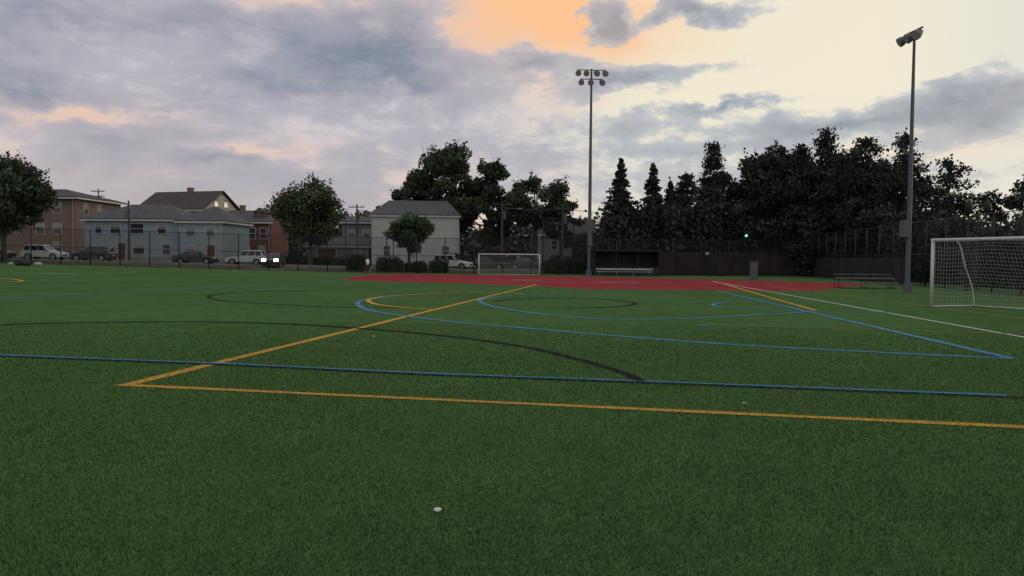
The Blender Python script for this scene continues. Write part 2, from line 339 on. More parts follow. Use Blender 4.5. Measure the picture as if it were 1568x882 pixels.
def broadleaf(name,x,y,h,r,crown0=0.3,n=9000,base=(0.035,0.055,0.022),clumps=46,leaf=0.34,open_=0.0,sx=1.0,rough=0.25):
    zb=ground_z(x,y); wood=MB(); tr=0.022*h+0.05
    ht=h*crown0; top=Vector((x+rng.normal()*0.2,y,zb+h*0.8))
    mid=Vector((x+rng.normal()*0.15,y,zb+ht)); wood.tube([(x,y,zb-0.2),(x,y,zb+0.4),mid,(mid+top)/2+Vector((rng.normal()*0.3,rng.normal()*0.3,0)),top],[tr*1.4,tr,tr*0.8,tr*0.45,0.04],8)
    cz=zb+ht+(h-ht)*0.5; rz=(h-ht)*0.5
    lob=[(rng.uniform(0,6.28),rng.uniform(-0.5,0.9),rng.uniform(-rough,rough)) for _ in range(7)]
    CC=[];R=[]
    for i in range(clumps):
        while True:
            p=rng.uniform(-1,1,3); q=np.linalg.norm(p)
            if 0.25<q<1: break
        p=p/q*(q**0.5)*0.88
        az_=math.atan2(p[1],p[0]); k=1.0
        for a0,e0,am in lob: k+=am*math.exp(-((math.cos(az_-a0)-1)**2)*3-((p[2]-e0)**2)*4)
        wz=(1-0.25*max(0,p[2])**2-0.35*max(0,-p[2]))*k
        c=np.array([x+p[0]*r*wz*sx,y+p[1]*r*wz,cz+p[2]*rz*0.90*(0.6+0.4*k)]); CC.append(c); R.append(r*rng.uniform(0.15,0.32))
        if i%2==0:
            t=rng.uniform(0.1,0.75); s0=mid.lerp(top,t*max(0.1,min(1,(c[2]-zb-ht)/(h*0.6)))) if c[2]>zb+ht else mid
            m=(Vector(c)+s0)/2+Vector((0,0,-0.05*r)); wood.tube([s0,m,Vector(c)],[tr*0.38,tr*0.22,0.02],5,cap=False)
    Vs=[];Cs=[]; tot=sum(q*q for q in R)
    for c,q in zip(CC,R):
        k=int(n*q*q/tot); d=rng.standard_normal((k,3)); d/=np.linalg.norm(d,axis=1)[:,None]
        rad=q*(0.25+0.75*rng.random(k)**0.75)
        pts=c+d*rad[:,None]*np.array([1.15,1.15,0.85])
        if open_>0: pts=pts[rng.random(k)>open_]
        k=len(pts)
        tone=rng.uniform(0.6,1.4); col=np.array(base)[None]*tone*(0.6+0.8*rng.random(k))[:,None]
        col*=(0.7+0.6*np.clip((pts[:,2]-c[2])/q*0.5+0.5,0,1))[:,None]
        V,Cc=leaf_quads(pts,leaf,col); Vs.append(V); Cs.append(Cc)
    for c,q in zip(CC,R):
        for s in range(2):
            d=(c-np.array([x,y,cz]))/np.array([r,r,rz])+rng.standard_normal(3)*0.4+np.array([0,0,0.3]); d/=np.linalg.norm(d); k=10
            pts=c+d*(q*(0.8+0.65*rng.random(k)))[:,None]+rng.standard_normal((k,3))*0.10*(leaf/0.3); V,Cc=leaf_quads(pts,leaf*0.75,np.array(base)[None]*(0.6+0.8*rng.random(k))[:,None]); Vs.append(V); Cs.append(Cc)
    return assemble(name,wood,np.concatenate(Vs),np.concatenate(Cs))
def conifer(name,x,y,h,r,n=7000,base=(0.022,0.036,0.022),irregular=0.15,z0=0.06,leaf=0.26,gap=0.0):
    zb=ground_z(x,y); wood=MB(); wood.tube([(x,y,zb-0.2),(x,y,zb+h*0.5),(x+0.05,y,zb+h)],[0.02*h,0.011*h,0.015],7)
    P=[];T=[]; nl=int(h/(0.40 if not gap else 0.8)); nb=10; per=n//(nl*nb)
    for i in range(nl):
        t=(i+0.5)/nl; z=h*(z0+(1-z0)*t)
        env=((1-t)**0.85)+0.02
        if gap: env=(min(1,(1-t)*1.5)**0.75)*(0.8+0.2*math.sin(t*11+x))+0.05
        lay=rng.uniform(1-irregular,1+irregular)
        for b in range(nb):
            if gap and rng.random()<gap: continue
            a=rng.uniform(0,2*np.pi); L=r*env*lay*rng.uniform(0.6,1.2); droop=rng.uniform(0.1,0.3)*(1 if not gap else -0.35)
            zz=z+rng.normal()*0.12; tip=np.array([x+math.cos(a)*L,y+math.sin(a)*L,zb+zz-droop*L]); s=np.array([x,y,zb+zz])
            if b%2==0 or gap: wood.tube([s,(s+tip)/2,tip],[0.05,0.03,0.008],4,cap=False)
            k=max(8,int(per*(0.3+1.5*env))); u=rng.random(k)**0.55
            if gap: u=0.25+0.75*u
            w_=(0.14+0.14*L*(1-u*0.6)) if not gap else np.full(k,0.13*r+0.08)
            pts=s+(tip-s)*u[:,None]+rng.standard_normal((k,3))*w_[:,None]*np.array([0.6,0.6,0.30 if not gap else 0.40])
            P.append(pts); T.append(np.full(k,rng.uniform(0.6,1.4)))
    k=90; P.append(np.array([x,y,zb+h*0.96])+rng.standard_normal((k,3))*np.array([0.09,0.09,0.38])); T.append(np.ones(k))
    pts=np.concatenate(P); tt=np.concatenate(T); col=np.array(base)[None]*(tt*(0.6+0.8*rng.random(len(pts))))[:,None]
    V,Cc=leaf_quads(pts,leaf,col); return assemble(name,wood,V,Cc)
def mass(name,path,hfun,depth,n,base,leaf=0.35,clr=1.2):
    P=np.array(path,float); seg=np.linalg.norm(np.diff(P,axis=0),axis=1); cum=np.r_[0,np.cumsum(seg)]; L=cum[-1]
    nc=int(L/clr*1.8)+3; per=n//nc; Vs=[];Cs=[]
    for i in range(nc):
        s=(i+rng.random())/nc*L; j=min(len(seg)-1,max(0,np.searchsorted(cum,s)-1)); p=P[j]+(P[j+1]-P[j])*((s-cum[j])/seg[j])
        x=p[0]+rng.uniform(-1,1)*depth*0.5; y=p[1]+rng.uniform(-1,1)*depth*0.5; H=hfun(x,y)*rng.uniform(0.65,1.08); zb=ground_z(x,y)
        d=rng.standard_normal((per,3)); d/=np.linalg.norm(d,axis=1)[:,None]; rr=min(clr,H*0.5)*rng.uniform(0.8,1.3)
        zc=rng.random(per)**0.8*(H-rr*0.3); pts=np.stack([x+d[:,0]*rr,y+d[:,1]*rr,zb+zc+d[:,2]*rr*0.4],1)
        pts[:,2]=np.maximum(pts[:,2],zb+0.03)
        col=np.array(base)[None]*rng.uniform(0.65,1.35)*(0.6+0.8*rng.random(per))[:,None]
        V,Cc=leaf_quads(pts,leaf,col); Vs.append(V); Cs.append(Cc)
    return assemble(name,None,np.concatenate(Vs),np.concatenate(Cs))
G1=(0.072,0.096,0.050); G2=(0.060,0.080,0.050); DK=(0.046,0.060,0.047)
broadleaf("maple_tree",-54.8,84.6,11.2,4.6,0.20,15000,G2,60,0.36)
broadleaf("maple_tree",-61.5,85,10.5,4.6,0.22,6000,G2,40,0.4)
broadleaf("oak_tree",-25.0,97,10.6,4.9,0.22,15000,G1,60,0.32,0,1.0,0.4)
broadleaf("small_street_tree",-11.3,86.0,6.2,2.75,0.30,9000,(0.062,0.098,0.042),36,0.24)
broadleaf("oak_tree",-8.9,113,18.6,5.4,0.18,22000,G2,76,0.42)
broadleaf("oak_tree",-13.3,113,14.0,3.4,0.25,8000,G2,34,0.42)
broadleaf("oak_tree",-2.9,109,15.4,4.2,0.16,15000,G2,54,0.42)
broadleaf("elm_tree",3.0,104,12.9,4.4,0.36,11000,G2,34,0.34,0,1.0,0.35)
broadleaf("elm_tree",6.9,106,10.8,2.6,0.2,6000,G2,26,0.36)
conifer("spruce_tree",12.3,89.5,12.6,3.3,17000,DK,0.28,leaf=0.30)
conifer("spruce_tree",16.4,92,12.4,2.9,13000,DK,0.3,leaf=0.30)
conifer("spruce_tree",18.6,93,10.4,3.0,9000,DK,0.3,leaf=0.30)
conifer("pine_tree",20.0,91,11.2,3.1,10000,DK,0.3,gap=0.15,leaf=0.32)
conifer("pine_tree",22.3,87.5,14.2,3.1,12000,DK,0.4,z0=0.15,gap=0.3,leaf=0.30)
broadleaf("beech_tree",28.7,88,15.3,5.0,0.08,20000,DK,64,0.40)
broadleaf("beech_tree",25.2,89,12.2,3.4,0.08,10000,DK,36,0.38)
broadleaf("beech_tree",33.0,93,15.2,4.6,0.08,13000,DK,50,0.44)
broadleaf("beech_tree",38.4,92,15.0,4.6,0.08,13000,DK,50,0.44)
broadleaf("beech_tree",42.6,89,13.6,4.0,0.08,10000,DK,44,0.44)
conifer("pine_tree",33.4,84,15.5,4.0,12000,DK,0.4,gap=0.22,leaf=0.30)
conifer("pine_tree",31.4,86,13.8,3.8,11000,DK,0.3,gap=0.1,leaf=0.32)
conifer("pine_tree",36.2,81,14.2,4.2,12000,DK,0.4,gap=0.22,leaf=0.30)
conifer("pine_tree",39.3,79,14.3,4.2,12000,DK,0.45,gap=0.28,leaf=0.30)
conifer("pine_tree",41.0,74,11.2,4.2,9000,DK,0.5,z0=0.2,gap=0.38,leaf=0.30)
broadleaf("elm_tree",43.9,66,9.6,3.6,0.3,9000,DK,34,0.28)
mass("understory_thicket",[(9,88),(20,87.5),(30,87),(38,82)],lambda x,y:7.6 if x>11 else 4.4,3.0,52000,DK,0.46,1.5)
mass("understory_thicket",[(38,82),(36.5,66),(34,50),(33.5,40)],lambda x,y:4.3+max(0,(y-58))*0.17,3.0,38000,DK,0.38,1.3)
mass("distant_tree_line",[(-170,195),(-60,175),(0,170),(60,160),(120,130),(150,100)],lambda x,y:9.3+1.6*math.sin(x*0.13)+1.2*math.sin(x*0.41),6,60000,(0.085,0.095,0.082),1.2,3.5)
def hedge(x0,x1,y,h,n=2500,name="hedge",base=(0.046,0.064,0.038)):
    return mass(name,[(x0+0.3,y),(x1-0.3,y+0.01)],lambda a,b:h,0.9,n,base,0.19,0.55)
hedge(-17.9,-15.8,84,1.75,3500); hedge(-14.6,-11.4,84,1.55,4500); hedge(-11.2,-9.4,84.2,1.35,3000); hedge(-9.0,-7.1,84,1.45,3000)
hedge(3.2,8.0,84.3,1.8,7000); hedge(-7.6,-6.4,97,2.0,2600,"round_shrub"); hedge(-30,-19,98,1.2,7000)
# ------------------------------------------------------------ houses
M_roof=mat("asphalt_shingle",(0.090,0.092,0.100),0.9,0.25,2.5,0.2); M_roof2=mat("dark_brown_shingle",(0.075,0.063,0.060),0.9,0.25,2.5,0.2)
M_trim=mat("white_trim",(0.50,0.50,0.48),0.6); M_glass=mat("window_glass",(0.035,0.045,0.055),0.08,spec=0.6)
M_blue=lines_mat("pale_blue_siding",(0.31,0.37,0.40),(0.20,0.25,0.28),0.2); M_cream=lines_mat("cream_siding",(0.48,0.45,0.34),(0.34,0.3,0.2),0.2)
M_white=lines_mat("white_siding",(0.46,0.48,0.44),(0.34,0.35,0.32),0.18); M_gray=lines_mat("gray_siding",(0.21,0.23,0.24),(0.14,0.15,0.16),0.2)
M_brick=brick_mat("red_brick",(0.18,0.062,0.057),(0.14,0.05,0.045),(0.16,0.12,0.1)); M_brick2=brick_mat("brown_brick",(0.23,0.16,0.135),(0.18,0.125,0.105),(0.2,0.17,0.14))
M_door=mat("door_paint",(0.12,0.06,0.04),0.5)
M_blind=mat("window_blind",(0.30,0.30,0.28),0.8)
def house(name,x0,x1,y0,depth,eave,top,wall,roof,kind='hip',wins=(),doors=(),chim=None,rz=0,over=0.4,dormer=None,inset=None,sidewins=(),trim=None):
    trim=trim or M_trim
    cx=(x0+x1)/2; cy=y0; W=(x1-x0)/2; zb=ground_z(cx,y0); e=empty(name,(cx,cy,zb),rz); H=eave-zb; T=top-zb
    b=MB(); b.box(-W,W,0,depth,-0.3,H,0)
    if kind=='gable':
        b.add([(-W,0,H),(-W,depth,H),(-W,depth/2,T-0.1)],[(0,1,2)]); b.add([(W,0,H),(W,depth,H),(W,depth/2,T-0.1)],[(0,1,2)])
    b.make("walls",[wall],e)
    r=MB(); o=over; a=(-W-o,-o,H);bb=(W+o,-o,H);c=(W+o,depth+o,H);d=(-W-o,depth+o,H)
    if kind=='hip':
        ins=inset if inset is not None else min(depth/2+o,W*0.8); top_=[a,bb,c,d,(-W-o+ins,depth/2,T),(W+o-ins,depth/2,T)]; fs=[(0,1,5,4),(1,2,5),(2,3,4,5),(3,0,4)]
    else: top_=[a,bb,c,d,(-W-o,depth/2,T),(W+o,depth/2,T)]; fs=[(0,1,5,4),(2,3,4,5)]
    r.add(top_,fs); ro=r.make("roof",[roof],e); sm=ro.modifiers.new("thick",'SOLIDIFY'); sm.thickness=0.16; sm.offset=1
    f=MB(); f.box(-W-o,W+o,-o-0.05,-o-0.01,H-0.2,H+0.02)
    if kind=='hip': f.box(W+o+0.01,W+o+0.05,-o,depth+o,H-0.2,H+0.02)
    f.box(-W-o,W+o,-o,-0.002,H-0.05,H-0.02); f.make("eaves",[trim],e)
    dp=MB(); dp.tube([(W-0.25,-0.08,0.1),(W-0.25,-0.08,H-0.1)],0.045,6); dp.box(-W-0.03,W+0.03,-0.03,-0.003,-0.3,0.45,1); dp.make("downpipe_and_base",[trim,M_conc],e)
    wn=MB()
    def win(xc,zc,ww,wh,side=None):
        def bx(u0,u1,d0,d1,a0,a1,mi):
            if side is None: wn.box(u0,u1,-d1,-d0,a0,a1,mi)
            else: wn.box(W+d0,W+d1,u0,u1,a0,a1,mi)
        t=0.08
        bx(xc-ww/2,xc+ww/2,0.003,0.02,zc-wh/2,zc+wh/2,1)
        bx(xc-ww/2-t,xc-ww/2,0.003,0.07,zc-wh/2-t,zc+wh/2+t,0); bx(xc+ww/2,xc+ww/2+t,0.003,0.07,zc-wh/2-t,zc+wh/2+t,0)
        bx(xc-ww/2,xc+ww/2,0.003,0.07,zc+wh/2,zc+wh/2+t,0); bx(xc-ww/2,xc+ww/2,0.003,0.10,zc-wh/2-t,zc-wh/2,0)
        bx(xc-ww/2,xc+ww/2,0.022,0.05,zc-0.03,zc+0.03,0)
        if (int(xc*7+zc*3))%3: bx(xc-ww/2,xc+ww/2,0.0205,0.0215,zc+wh*0.12,zc+wh/2,2)
    for q in wins: win(*q)
    for q in sidewins: win(*q,side=1)
    if wn.v: wn.make("windows",[M_trim,M_glass,M_blind],e)
    if doors:
        dd=MB()
        for xc,ww,hh in doors:
            dd.box(xc-ww/2,xc+ww/2,-0.05,-0.034,0.15,0.15+hh,0); dd.box(xc-ww/2-0.1,xc-ww/2,-0.08,-0.034,0.1,0.25+hh,1); dd.box(xc+ww/2,xc+ww/2+0.1,-0.08,-0.034,0.1,0.25+hh,1); dd.box(xc-ww/2,xc+ww/2,-0.08,-0.034,0.15+hh,0.25+hh,1); dd.box(xc-ww/2-0.3,xc+ww/2+0.3,-0.9,-0.034,-0.2,0.13,2)
        dd.make("door",[M_door,M_trim,M_conc],e)
    if chim:
        cc=MB(); cc.box(chim[0]-0.35,chim[0]+0.35,depth*0.45,depth*0.45+0.7,H,chim[1]-zb,0); cc.box(chim[0]-0.42,chim[0]+0.42,depth*0.45-0.07,depth*0.45+0.77,chim[1]-zb,chim[1]-zb+0.12,0); cc.make("chimney",[M_brick2],e)
    if dormer:
        xc,ww=dormer; dm=MB(); zz=H+(T-H)*0.25; dm.box(xc-ww/2,xc+ww/2,depth*0.12,depth*0.45,zz,T-0.3,0); dm.make("dormer",[wall],e)
        dr=MB(); dr.add([(xc-ww/2-0.2,depth*0.1,T-0.3),(xc+ww/2+0.2,depth*0.1,T-0.3),(xc,depth*0.1,T+0.4),(xc-ww/2-0.2,depth*0.5,T-0.3),(xc+ww/2+0.2,depth*0.5,T-0.3),(xc,depth*0.5,T+0.4)],[(0,1,2),(0,2,5,3),(1,4,5,2),(3,5,4),(0,3,4,1)]); dr.make("dormer_roof",[roof],e)
        dw=MB(); dw.box(xc-ww*0.25,xc+ww*0.25,depth*0.12-0.03,depth*0.12-0.004,zz+0.5,T-0.5,0); dw.make("dormer_window",[M_glass],e)
    return e
house("pale_blue_house",-54.6,-41.8,100,9,6.15,8.2,M_blue,M_roof,'hip',
 wins=[(-2.4,4.1,1.3,1.2),(0.4,4.1,1.7,1.2),(-4.6,4.1,0.8,1.2),(3.6,4.1,1.1,1.2),(-3.5,1.5,1.0,1.2),(0.6,1.5,1.4,1.2),(4.2,1.5,1.0,1.2)],doors=[(-1.6,1.0,2.1)],inset=4.2,rz=math.radians(-2))
house("pale_blue_house",-41.9,-36.3,98.5,9,5.9,7.9,M_blue,M_roof,'hip',wins=[(-1.3,4.0,1.1,1.2),(1.2,4.0,1.0,1.2),(-1.4,1.5,1.1,1.2)],doors=[(1.3,1.0,2.1)],inset=2.9,rz=math.radians(-2))
house("cream_gable_house",-57.5,-45.5,118,8.5,8.4,11.4,M_cream,M_roof2,'gable',wins=[(-3,6.3,1,1.4),(0,6.3,1,1.4),(3,6.3,1,1.4)],chim=(0.3,12.0),rz=math.radians(-18),sidewins=[(3,8.7,0.9,1.2),(5.2,8.7,0.9,1.2)])
house("cream_gable_house",-46.6,-43.0,112,8,6.9,7.6,M_cream,M_roof2,'hip',wins=[(0.9,4.6,0.8,1.3),(-0.6,4.6,0.8,1.3)],inset=1.5)
house("brown_brick_house",-82,-66.3,119,14,10.2,11.9,M_brick2,M_roof2,'hip',wins=[(5.2,7.6,1.2,1.6),(2.6,7.6,1.2,1.6),(0,7.6,1.2,1.6),(5.2,4.4,1.2,1.6),(2.6,4.4,1.2,1.6),(5.2,1.6,1.2,1.6)],over=1.0,sidewins=[(3,7.6,1.2,1.6),(7,7.6,1.2,1.6)])
house("red_brick_house",-42.6,-35.4,115,9,6.6,8.4,M_brick,M_roof,'gable',wins=[(-2.5,4.2,0.9,1.5),(-0.9,4.2,0.9,1.5),(0.9,4.2,0.9,1.5),(2.5,4.2,0.9,1.5),(-2.2,1.6,0.9,1.5),(2.3,1.6,0.9,1.5)],doors=[(0,1,2.1)],dormer=(1.6,1.6),chim=(-2,9.2))
house("gray_house",-24.3,-19.6,112,9,6.6,7.5,M_gray,M_roof,'gable',wins=[(-1,4.3,0.9,1.4),(1.1,4.3,0.9,1.4),(-1,1.5,0.9,1.4)],chim=(0.5,8.2))
house("gray_garage",-27.2,-19.0,104,6,3.1,4.3,M_gray,M_roof,'gable',wins=[(2.6,1.6,0.8,0.9)],doors=[(-1.5,2.4,2.1)])
house("white_house",-18.0,-6.9,100.5,10,7.0,9.1,M_white,M_roof,'hip',wins=[(3.9,2.2,0.9,1.2),(-3.6,2.2,0.8,1.2)],inset=1.9,over=0.2,rz=math.radians(3),trim=M_white)
house("brown_house",15,24,125,8,6.5,8.5,M_cream,M_roof2,'gable',wins=[(-2,4,1,1.4),(1,4,1,1.4)])
house("gray_house",4.5,13.5,130,8,5.6,8.0,M_gray,M_roof2,'gable',wins=[(-2,3.6,1,1.4),(1,3.6,1,1.4),(3,3.6,1,1.4)])
# ------------------------------------------------------------ fences
def mesh_fabric():
    m=bpy.data.materials.new("chain_link_fabric"); m.use_nodes=True; t=m.node_tree; b=t.nodes["Principled BSDF"]; b.inputs['Base Color'].default_value=(0.014,0.015,0.016,1); b.inputs['Roughness'].default_value=0.6
    c=t.nodes.new('ShaderNodeTexCoord'); s=t.nodes.new('ShaderNodeSeparateXYZ'); t.links.new(c.outputs['Object'],s.inputs[0])
    res=[]
    for sg in ('ADD','SUBTRACT'):
        a=t.nodes.new('ShaderNodeMath'); a.operation=sg; t.links.new(s.outputs[0],a.inputs[0]); t.links.new(s.outputs[2],a.inputs[1])
        d=t.nodes.new('ShaderNodeMath'); d.operation='DIVIDE'; t.links.new(a.outputs[0],d.inputs[0]); d.inputs[1].default_value=0.075
        f=t.nodes.new('ShaderNodeMath'); f.operation='FRACT'; t.links.new(d.outputs[0],f.inputs[0])
        l=t.nodes.new('ShaderNodeMath'); l.operation='LESS_THAN'; t.links.new(f.outputs[0],l.inputs[0]); l.inputs[1].default_value=0.11; res.append(l.outputs[0])
    mx=t.nodes.new('ShaderNodeMath'); mx.operation='MAXIMUM'; t.links.new(res[0],mx.inputs[0]); t.links.new(res[1],mx.inputs[1])
    tr=t.nodes.new('ShaderNodeBsdfTransparent'); ms=t.nodes.new('ShaderNodeMixShader'); t.links.new(mx.outputs[0],ms.inputs[0]); t.links.new(tr.outputs[0],ms.inputs[1]); t.links.new(b.outputs[0],ms.inputs[2])
    t.links.new(ms.outputs[0],t.nodes['Material Output'].inputs[0]); return m
M_fab=mesh_fabric(); M_post=mat("black_coated_steel",(0.020,0.021,0.022),0.5); M_screen=mat("windscreen_fabric",(0.034,0.024,0.025),0.95,0.4,0.7)
def fence(name,p0,p1,h,step=3.0,screen=None):
    p0=Vector(p0);p1=Vector(p1); d=p1-p0; L=d.length; ang=math.atan2(d.y,d.x); e=empty(name,(p0.x,p0.y,0),ang); n=int(L/step)
    zz=lambda s: z1(p0.x+d.x*s/L,p0.y+d.y*s/L)-0.02
    fr=MB()
    for i in range(n+1):
        s=L*i/n; z=zz(s); fr.tube([(s,0,z),(s,0,z+h+0.04)],0.055,8)
    for k in (h,h*0.5,0.08):
        fr.tube([(L*i/n,0,zz(L*i/n)+k) for i in range(n+1)],0.028,6)
    fr.make("posts_and_rails",[M_post],e,smooth=True)
    fb=MB(); vs=[]
    for i in range(n+1):
        s=L*i/n; vs+=[(s,0.06,zz(s)+0.03),(s,0.06,zz(s)+h)]
    fb.add(vs,[(2*i,2*i+2,2*i+3,2*i+1) for i in range(n)]); fb.make("chain_link_fabric",[M_fab],e)
    if screen:
        sb=MB(); vs=[]
        ss=np.arange(screen[0],screen[1],1.5)
        for s in ss: vs+=[(s,-0.07+0.02*math.sin(s*3),zz(s)+0.05),(s,-0.07+0.02*math.sin(s*3+1),zz(s)+screen[2]+0.03*math.sin(s*2))]
        sb.add(vs,[(2*i,2*i+2,2*i+3,2*i+1) for i in range(len(ss)-1)]); sb.make("windscreen",[M_screen],e)
    return e
fence("chain_link_fence",(-78,81.8),(-10,81.8),3.7)
fence("chain_link_fence",(-10,81.8),(32,84),3.7,3.0,(25,42,2.4))
fence("chain_link_fence",(32,84),(26,40),4.4,3.0,(0.3,30,2.0))
fence("chain_link_fence",(26,40),(23.6,22),4.4)
# tall ball-stop behind the far goal
e=empty("ball_stop_net",(0,82.4,0)); b=MB()
for X in (-17.5,-12.5): b.tube([(X,0,0),(X,0,5.4)],0.05,7)
for X in (3.2,6.4,9.6): b.tube([(X,0,0),(X,0,6.0)],0.06,7)
b.tube([(3.2,0,5.95),(6.4,0,5.9),(9.6,0,5.95)],0.02,5); b.make("posts_and_cable",[M_post],e)
f=MB(); f.add([(3.2,0.04,0.2),(9.6,0.04,0.2),(9.6,0.04,5.9),(3.2,0.04,5.9)],[(0,1,2,3)]); f.make("netting",[M_fab],e)
# ------------------------------------------------------------ floodlight poles
M_steel=mat("galvanised_steel",(0.12,0.13,0.14),0.6,0.1,2,metal=0.1); M_lamp=mat("floodlight_housing",(0.13,0.14,0.15),0.4,metal=0.3); M_lens=mat("floodlight_lens",(0.32,0.34,0.35),0.15,spec=0.6)
def flood_pole(x,y,h,rz,rows,r=0.16,R=0.30):
    e=empty("floodlight_pole",(x,y,z1(x,y)),rz); b=MB(); b.tube([(0,0,-0.3),(0,0,h*0.5),(0,0,h)],[r*1.25,r,r*0.6],12); b.tube([(0,0,0),(0,0,0.5)],[r*2.2,r*2.2],12)
    b.box(-0.22,0.22,-r-0.30,-r,3.0,3.9)
    for k,(zz,xs) in enumerate(rows): b.tube([(min(xs)-0.15,0,zz),(max(xs)+0.15,0,zz)],0.05,6)
    b.make("pole",[M_steel],e)
    l=MB()
    for zz,xs in rows:
        for xx in xs:
            f=Vector((0.25*(1 if xx>0 else -1),-0.85,-0.55)).normalized(); c=Vector((xx,-0.12,zz-0.28))
            l.tube([c-f*R*1.05,c-f*R*0.7,c,c+f*R*0.4,c+f*R*1.1],[R*0.3,R*0.57,R*0.83,R*0.97,R],12,0,cap=True)
            l.tube([c+f*(R*1.1+0.002),c+f*(R*1.1+0.012)],[R*0.87,R*0.83],12,1); l.tube([(xx,0,zz),(xx,-0.02,zz-0.1),c-f*0.15],0.03,5,0)
    l.make("floodlights",[M_lamp,M_lens],e,smooth=False); return e
flood_pole(7.75,79,20.6,math.radians(4),[(20.5,(-1.3,-0.5,0.45,1.3)),(19.6,(-1.0,-0.05,1.0))])
flood_pole(21.2,42,13.9,math.radians(-84),[(13.9,(-0.75,-0.1,0.55))],0.11,0.26)
# ------------------------------------------------------------ goals
M_gw=mat("white_goal_paint",(0.62,0.62,0.60),0.35,0.06,3); M_net=mat("net_cord",(0.36,0.36,0.34),0.8)
def goal(name,x,y,rz,W,H,dt,db,cell,tr=0.055,netr=0.006):
    e=empty(name,(x,y,z1(x,y)),rz); b=MB()
    b.tube([(0,0,0.02),(0,0,H)],tr,10); b.tube([(W,0,0.02),(W,0,H)],tr,10); b.tube([(-tr,0,H),(W+tr,0,H)],tr,10)
    b.make("posts_and_crossbar",[M_gw],e,smooth=True)
    s=MB(); prof=[(0,H),(dt,H-0.02),(dt+(db-dt)*0.45,H*0.62),(db*0.94,H*0.28),(db,0.03)]
    for X in (0,W):
        s.tube([(X,p,q) for p,q in catmull(prof,5)],0.025,7); s.tube([(X,0,0.03),(X,db,0.03)],0.028,7)
    s.tube([(0,db,0.03),(W,db,0.03)],0.028,7); s.make("back_frame",[M_gw],e,smooth=True)
    P=catmull(prof,6); seg=np.r_[0,np.cumsum(np.linalg.norm(np.diff(P,axis=0),axis=1))]; n=int(seg[-1]/cell); Pu=[(np.interp(t,seg,P[:,0]),np.interp(t,seg,P[:,1])) for t in np.linspace(0,seg[-1],n+1)]
    nb=MB(); nx=int(W/cell)
    sag=lambda X,i: 0.12*math.sin(i/n*math.pi)*(0.5+0.5*math.sin(X*2.1+i*0.2))
    for i in range(nx+1):
        X=W*i/nx; nb.tube([(X,p+sag(X,k),q-sag(X,k)*0.5*(q>0.1)) for k,(p,q) in enumerate(Pu)],netr,3,cap=False)
    for k,(p,q) in enumerate(Pu): nb.tube([(W*i/nx,p+sag(W*i/nx,k),q-sag(W*i/nx,k)*0.5*(q>0.1)) for i in range(0,nx+1,3)],netr,3,cap=False)
    for X in (0,W):
        for k in range(1,int(H/cell)):
            z=k*cell; yd=float(np.interp(z,[q for p,q in P[::-1]],[p for p,q in P[::-1]])); nb.tube([(X,0,z),(X+0.05*math.sin(z*3),yd*0.5,z-0.04),(X,yd,z)],netr,3,cap=False)
        for k in range(1,int(db/cell)):
            yy=k*cell; zt=H-0.02 if yy<=dt else float(np.interp(yy,[p for p,q in P],[q for p,q in P])); nb.tube([(X,yy,0.03),(X,yy,zt)],netr,3,cap=False)
    nb.make("net",[M_net],e); return e
goal("soccer_goal",15.7,29.3,math.radians(-72),7.32,2.5,1.15,2.1,0.14,0.06,0.006)
goal("soccer_goal",-3.3,77.4,0,6.0,2.05,0.8,1.8,0.2,0.06,0.008)
# ------------------------------------------------------------ dugout, benches, bleachers
M_dark=mat("dark_green_metal",(0.024,0.028,0.026),0.7,0.3,1.5); M_alu=mat("aluminium",(0.46,0.47,0.48),0.4,0.05,3,metal=0.3)
e=empty("dugout_shelter",(11.5,79.6,0)); b=MB()
b.box(-3.3,3.3,1.0,1.12,0,2.45,0); b.box(-3.3,-3.18,-0.9,1.0,0,2.35,0); b.box(3.18,3.3,-0.9,1.0,0,2.35,0)
b.prism([(-3.5,2.45),(3.5,2.45),(3.5,2.58),(-3.5,2.58)],-1.2,1.3,0)
for x in (-3.24,-1.1,1.1,3.24): b.tube([(x,-1.0,0),(x,-1.0,2.45)],0.05,6)
b.box(-3.3,3.3,-1.0,-0.94,0.0,0.9,0); b.make("frame",[M_dark],e)
def bench(x,y,L,rz=0,name="team_bench"):
    e=empty(name,(x,y,0),rz); b=MB(); b.box(-L/2,L/2,-0.15,0.12,0.42,0.46); b.box(-L/2,L/2,0.18,0.21,0.62,0.76); n=4
    for i in range(n):
        X=-L/2+0.3+(L-0.6)*i/(n-1); b.box(X-0.03,X+0.03,-0.18,-0.13,0,0.42,1); b.box(X-0.03,X+0.03,0.13,0.175,0,0.76,1); b.box(X-0.03,X+0.03,-0.13,0.13,0.38,0.415,1)
    b.make("seat_and_legs",[M_alu,M_steel],e)
bench(11.0,76.5,5.5)
e=empty("bleachers",(21.9,48,0),math.radians(-4)); b=MB(); fr=MB()
for i in range(3):
    z=0.32+0.26*i; y=0.6*i; b.box(-1.75,1.75,y,y+0.26,z,z+0.035); b.box(-1.75,1.75,y-0.33,y-0.05,z-0.2,z-0.17)
for X in (-1.6,0,1.6):
    fr.tube([(X,0.1,0.05),(X,1.5,0.05)],0.022,5); fr.tube([(X,0.1,0.28),(X,1.4,0.82)],0.022,5); fr.tube([(X,1.4,0.05),(X,1.4,0.82)],0.022,5); fr.tube([(X,0.75,0.05),(X,0.75,0.55)],0.022,5)
b.make("seat_planks",[mat("weathered_aluminium",(0.15,0.155,0.16),0.6,0.15,4)],e); fr.make("frame",[M_dark],e)
